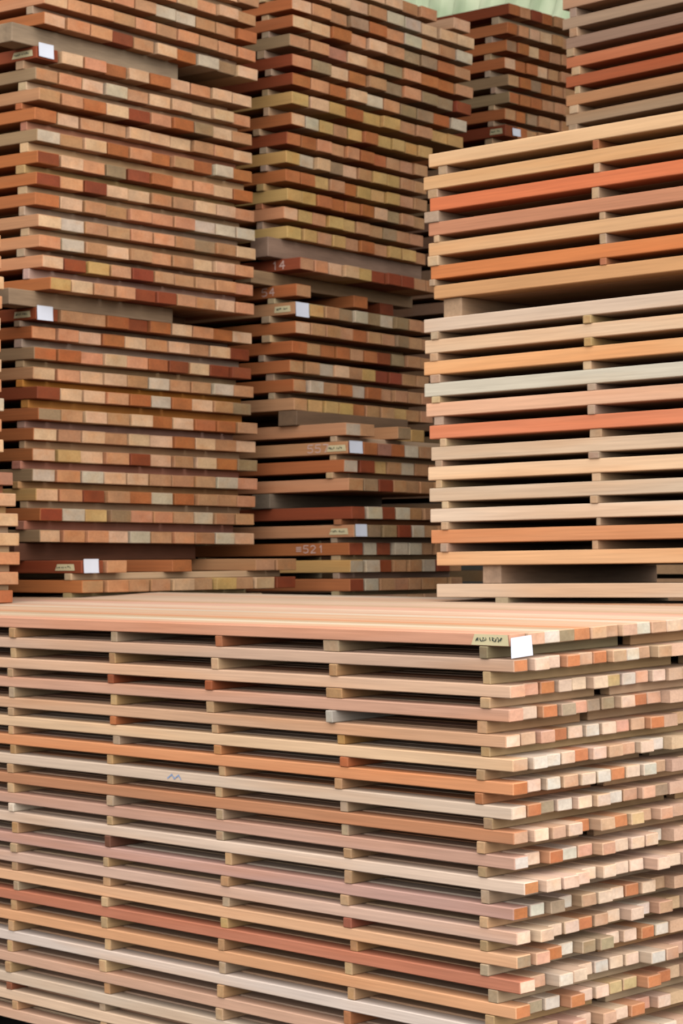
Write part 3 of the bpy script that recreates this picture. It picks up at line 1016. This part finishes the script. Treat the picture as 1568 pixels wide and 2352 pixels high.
# lowest board and bearers
pm = frD_k.hit(1002, 1372, 1)
pe = frD_k.hit(1568, 1377, 1)
low = lumber('timber_plank', frD_k, (pe.x - 1.6, 0, pm.z), pm.x - pe.x + 1.6, .088, DT, (222, 190, 160), (222, 190, 160),
             'wide pale plank under the right tower bearers, just behind the near stack', 'plank', None)
for k in range(1, 9):
    mD.box(frD_k, pe.x - 1.6, pm.x, k * .092, k * .092 + .089, pm.z, pm.z + DT, (214, 168, 128))
bearer_at(frD_k, pm.z, frD_k, kD[-1][1], 1098, 1140, 1320, DT, 'thick grey bearer under the lowest bundle of the right tower', col=(176, 146, 118))
bearer_at(frD_k, pm.z, frD_k, kD[-1][1], 1566, 1600, 1320, DT, 'grey bearer under the right tower at the right edge', col=(140, 112, 88))
zl = pm.z
lower_fill(mD, frD_k, zl, pe.x - 1.6, .82, pm.x - pe.x + 1.6, DT)
mD.build('hidden_lumber', 'inner planks and hidden lower courses of the right tower', 'lumber')

# ================================================================== BACK TOWER
CT = 0.055
CO = pt(1165, 200, 11.4)
frC = Fr(CO, 48, 0, 0)
C_px = [(1168.8, 31.5, None, None), (1165, 75, None, None), (1163, 115.5, None, None), (1159, 155.7, None, None), (1167, 195, None, None),
        (1169, 235, None, None), (1160, 273, None, None), (1160, 311, None, None), (1162, 352, None, None)]
Lcc = ['OSRONN', 'OSPPNN', 'GOPONN', 'POOPNN', 'NOGONN', 'OOONNN', 'NOGNNN', 'RONNNN', 'NNNNNN']
Lcc = [q + 'S' + 'N' for q in Lcc]
mC = Mass()
rC, oC = build_bundle(frC, CT, 2.4, C_px, Lcc, 'timber_plank', 'plank', ('back tower', 'top'), 'boards of the back tower', W=.0915, mass=mC,
                      sp_off=(.06, .1), sides=['R', 'O', 'O', 'O', 'G', 'G', 'O', 'R', 'O'])
tag_row(oC[7][0], frC, rC[7], (1175, 1193, 296, 313), (1125, 1154, 301), CT, 41)
lower_fill(mC, frC, rC[-1]['z'], rC[-1]['s'], .82, 2.4, CT, .03)
mC.build('hidden_lumber', 'inner spacers and hidden lower courses of the back tower', 'lumber')

# support under the dim bundle
mL = Mass()
lower_fill(mL, frD_l, lD[-1][1], lD[-1][2] - 1.6, .8, lD[-1][0] - lD[-1][2] + 1.6, DT)
mL.build('hidden_lumber', 'hidden lower courses under the dim far right bundle', 'lumber')

# ================================================================== LEFT EDGE TOWER (a sliver at the frame edge)
EO = pt(20, 1000, 8.15)
frE = Fr(EO, 51.4, 0, 0)
E_px = [(2, 575), (3, 622), (9, 668), (5, 713), (2, 763), (2, 812), (3, 858), (4, 903), (9, 946), (4, 994), (8, 1040), (30, 1114), (37, 1162), (42, 1208), (45, 1253), (45, 1297), (43, 1343), (30, 1385)]
LE = ['S', 'S', 'P', 'S', 'P', 'S', 'P', 'S', 'W', 'S', 'P', 'M', 'P', 'P', 'P', 'S', 'S', 'O']
ET = .0445
mE = Mass()
ez = []
for (x, y) in E_px:
    ez.append(frE.hit(x, y, 1, 0.0))
zs = [p.z for p in ez]
for i in range(len(zs) - 1):
    zs[i] = max(zs[i], zs[i + 1] + ET + .004)
for i, (x, y) in enumerate(E_px):
    p = frE.hit(x, y, 0, 0.0)
    z = zs[i]
    base, cn = PAL[LE[i]]
    lumber('timber_plank', frE, (0, p.y - .1, z), 2.4, .1, ET, jit(base), jit(base), '%s board end at the left frame edge, %s from the top of its stack' % (cn, ORD[i + 1]),
           'plank', 'boards at the left edge')
    for k in range(2, 6):
        mE.box(frE, R.uniform(0, .02), 2.4, p.y - .1 * k, p.y - .1 * k + .097, z, z + ET, (214, 168, 132))
    if i < len(E_px) - 1:
        zb = zs[i + 1] + ET
        h = z - zb
        if h < .07:
            spacer(frE, (.03, p.y - .52, zb), .5, .04, h - .0005, spc(True), 'spacer strip at the left frame edge, %s gap from the top' % ORD[i + 1], 'spacers at the left edge')
        else:
            mE.box(frE, .03, .07, p.y - .52, p.y - .02, zb, z, (196, 160, 130))
        mE.box(frE, 1.5, 1.55, p.y - .5, p.y, zb, z, (196, 160, 130))
frE2 = Fr(EO + frE.e2 * -.5, 51.4, 0, 0)
lower_fill(mE, frE2, zs[-1], 0, .5, 2.4, ET)
mE.build('hidden_lumber', 'inner boards and hidden lower courses of the stack at the left edge', 'lumber')
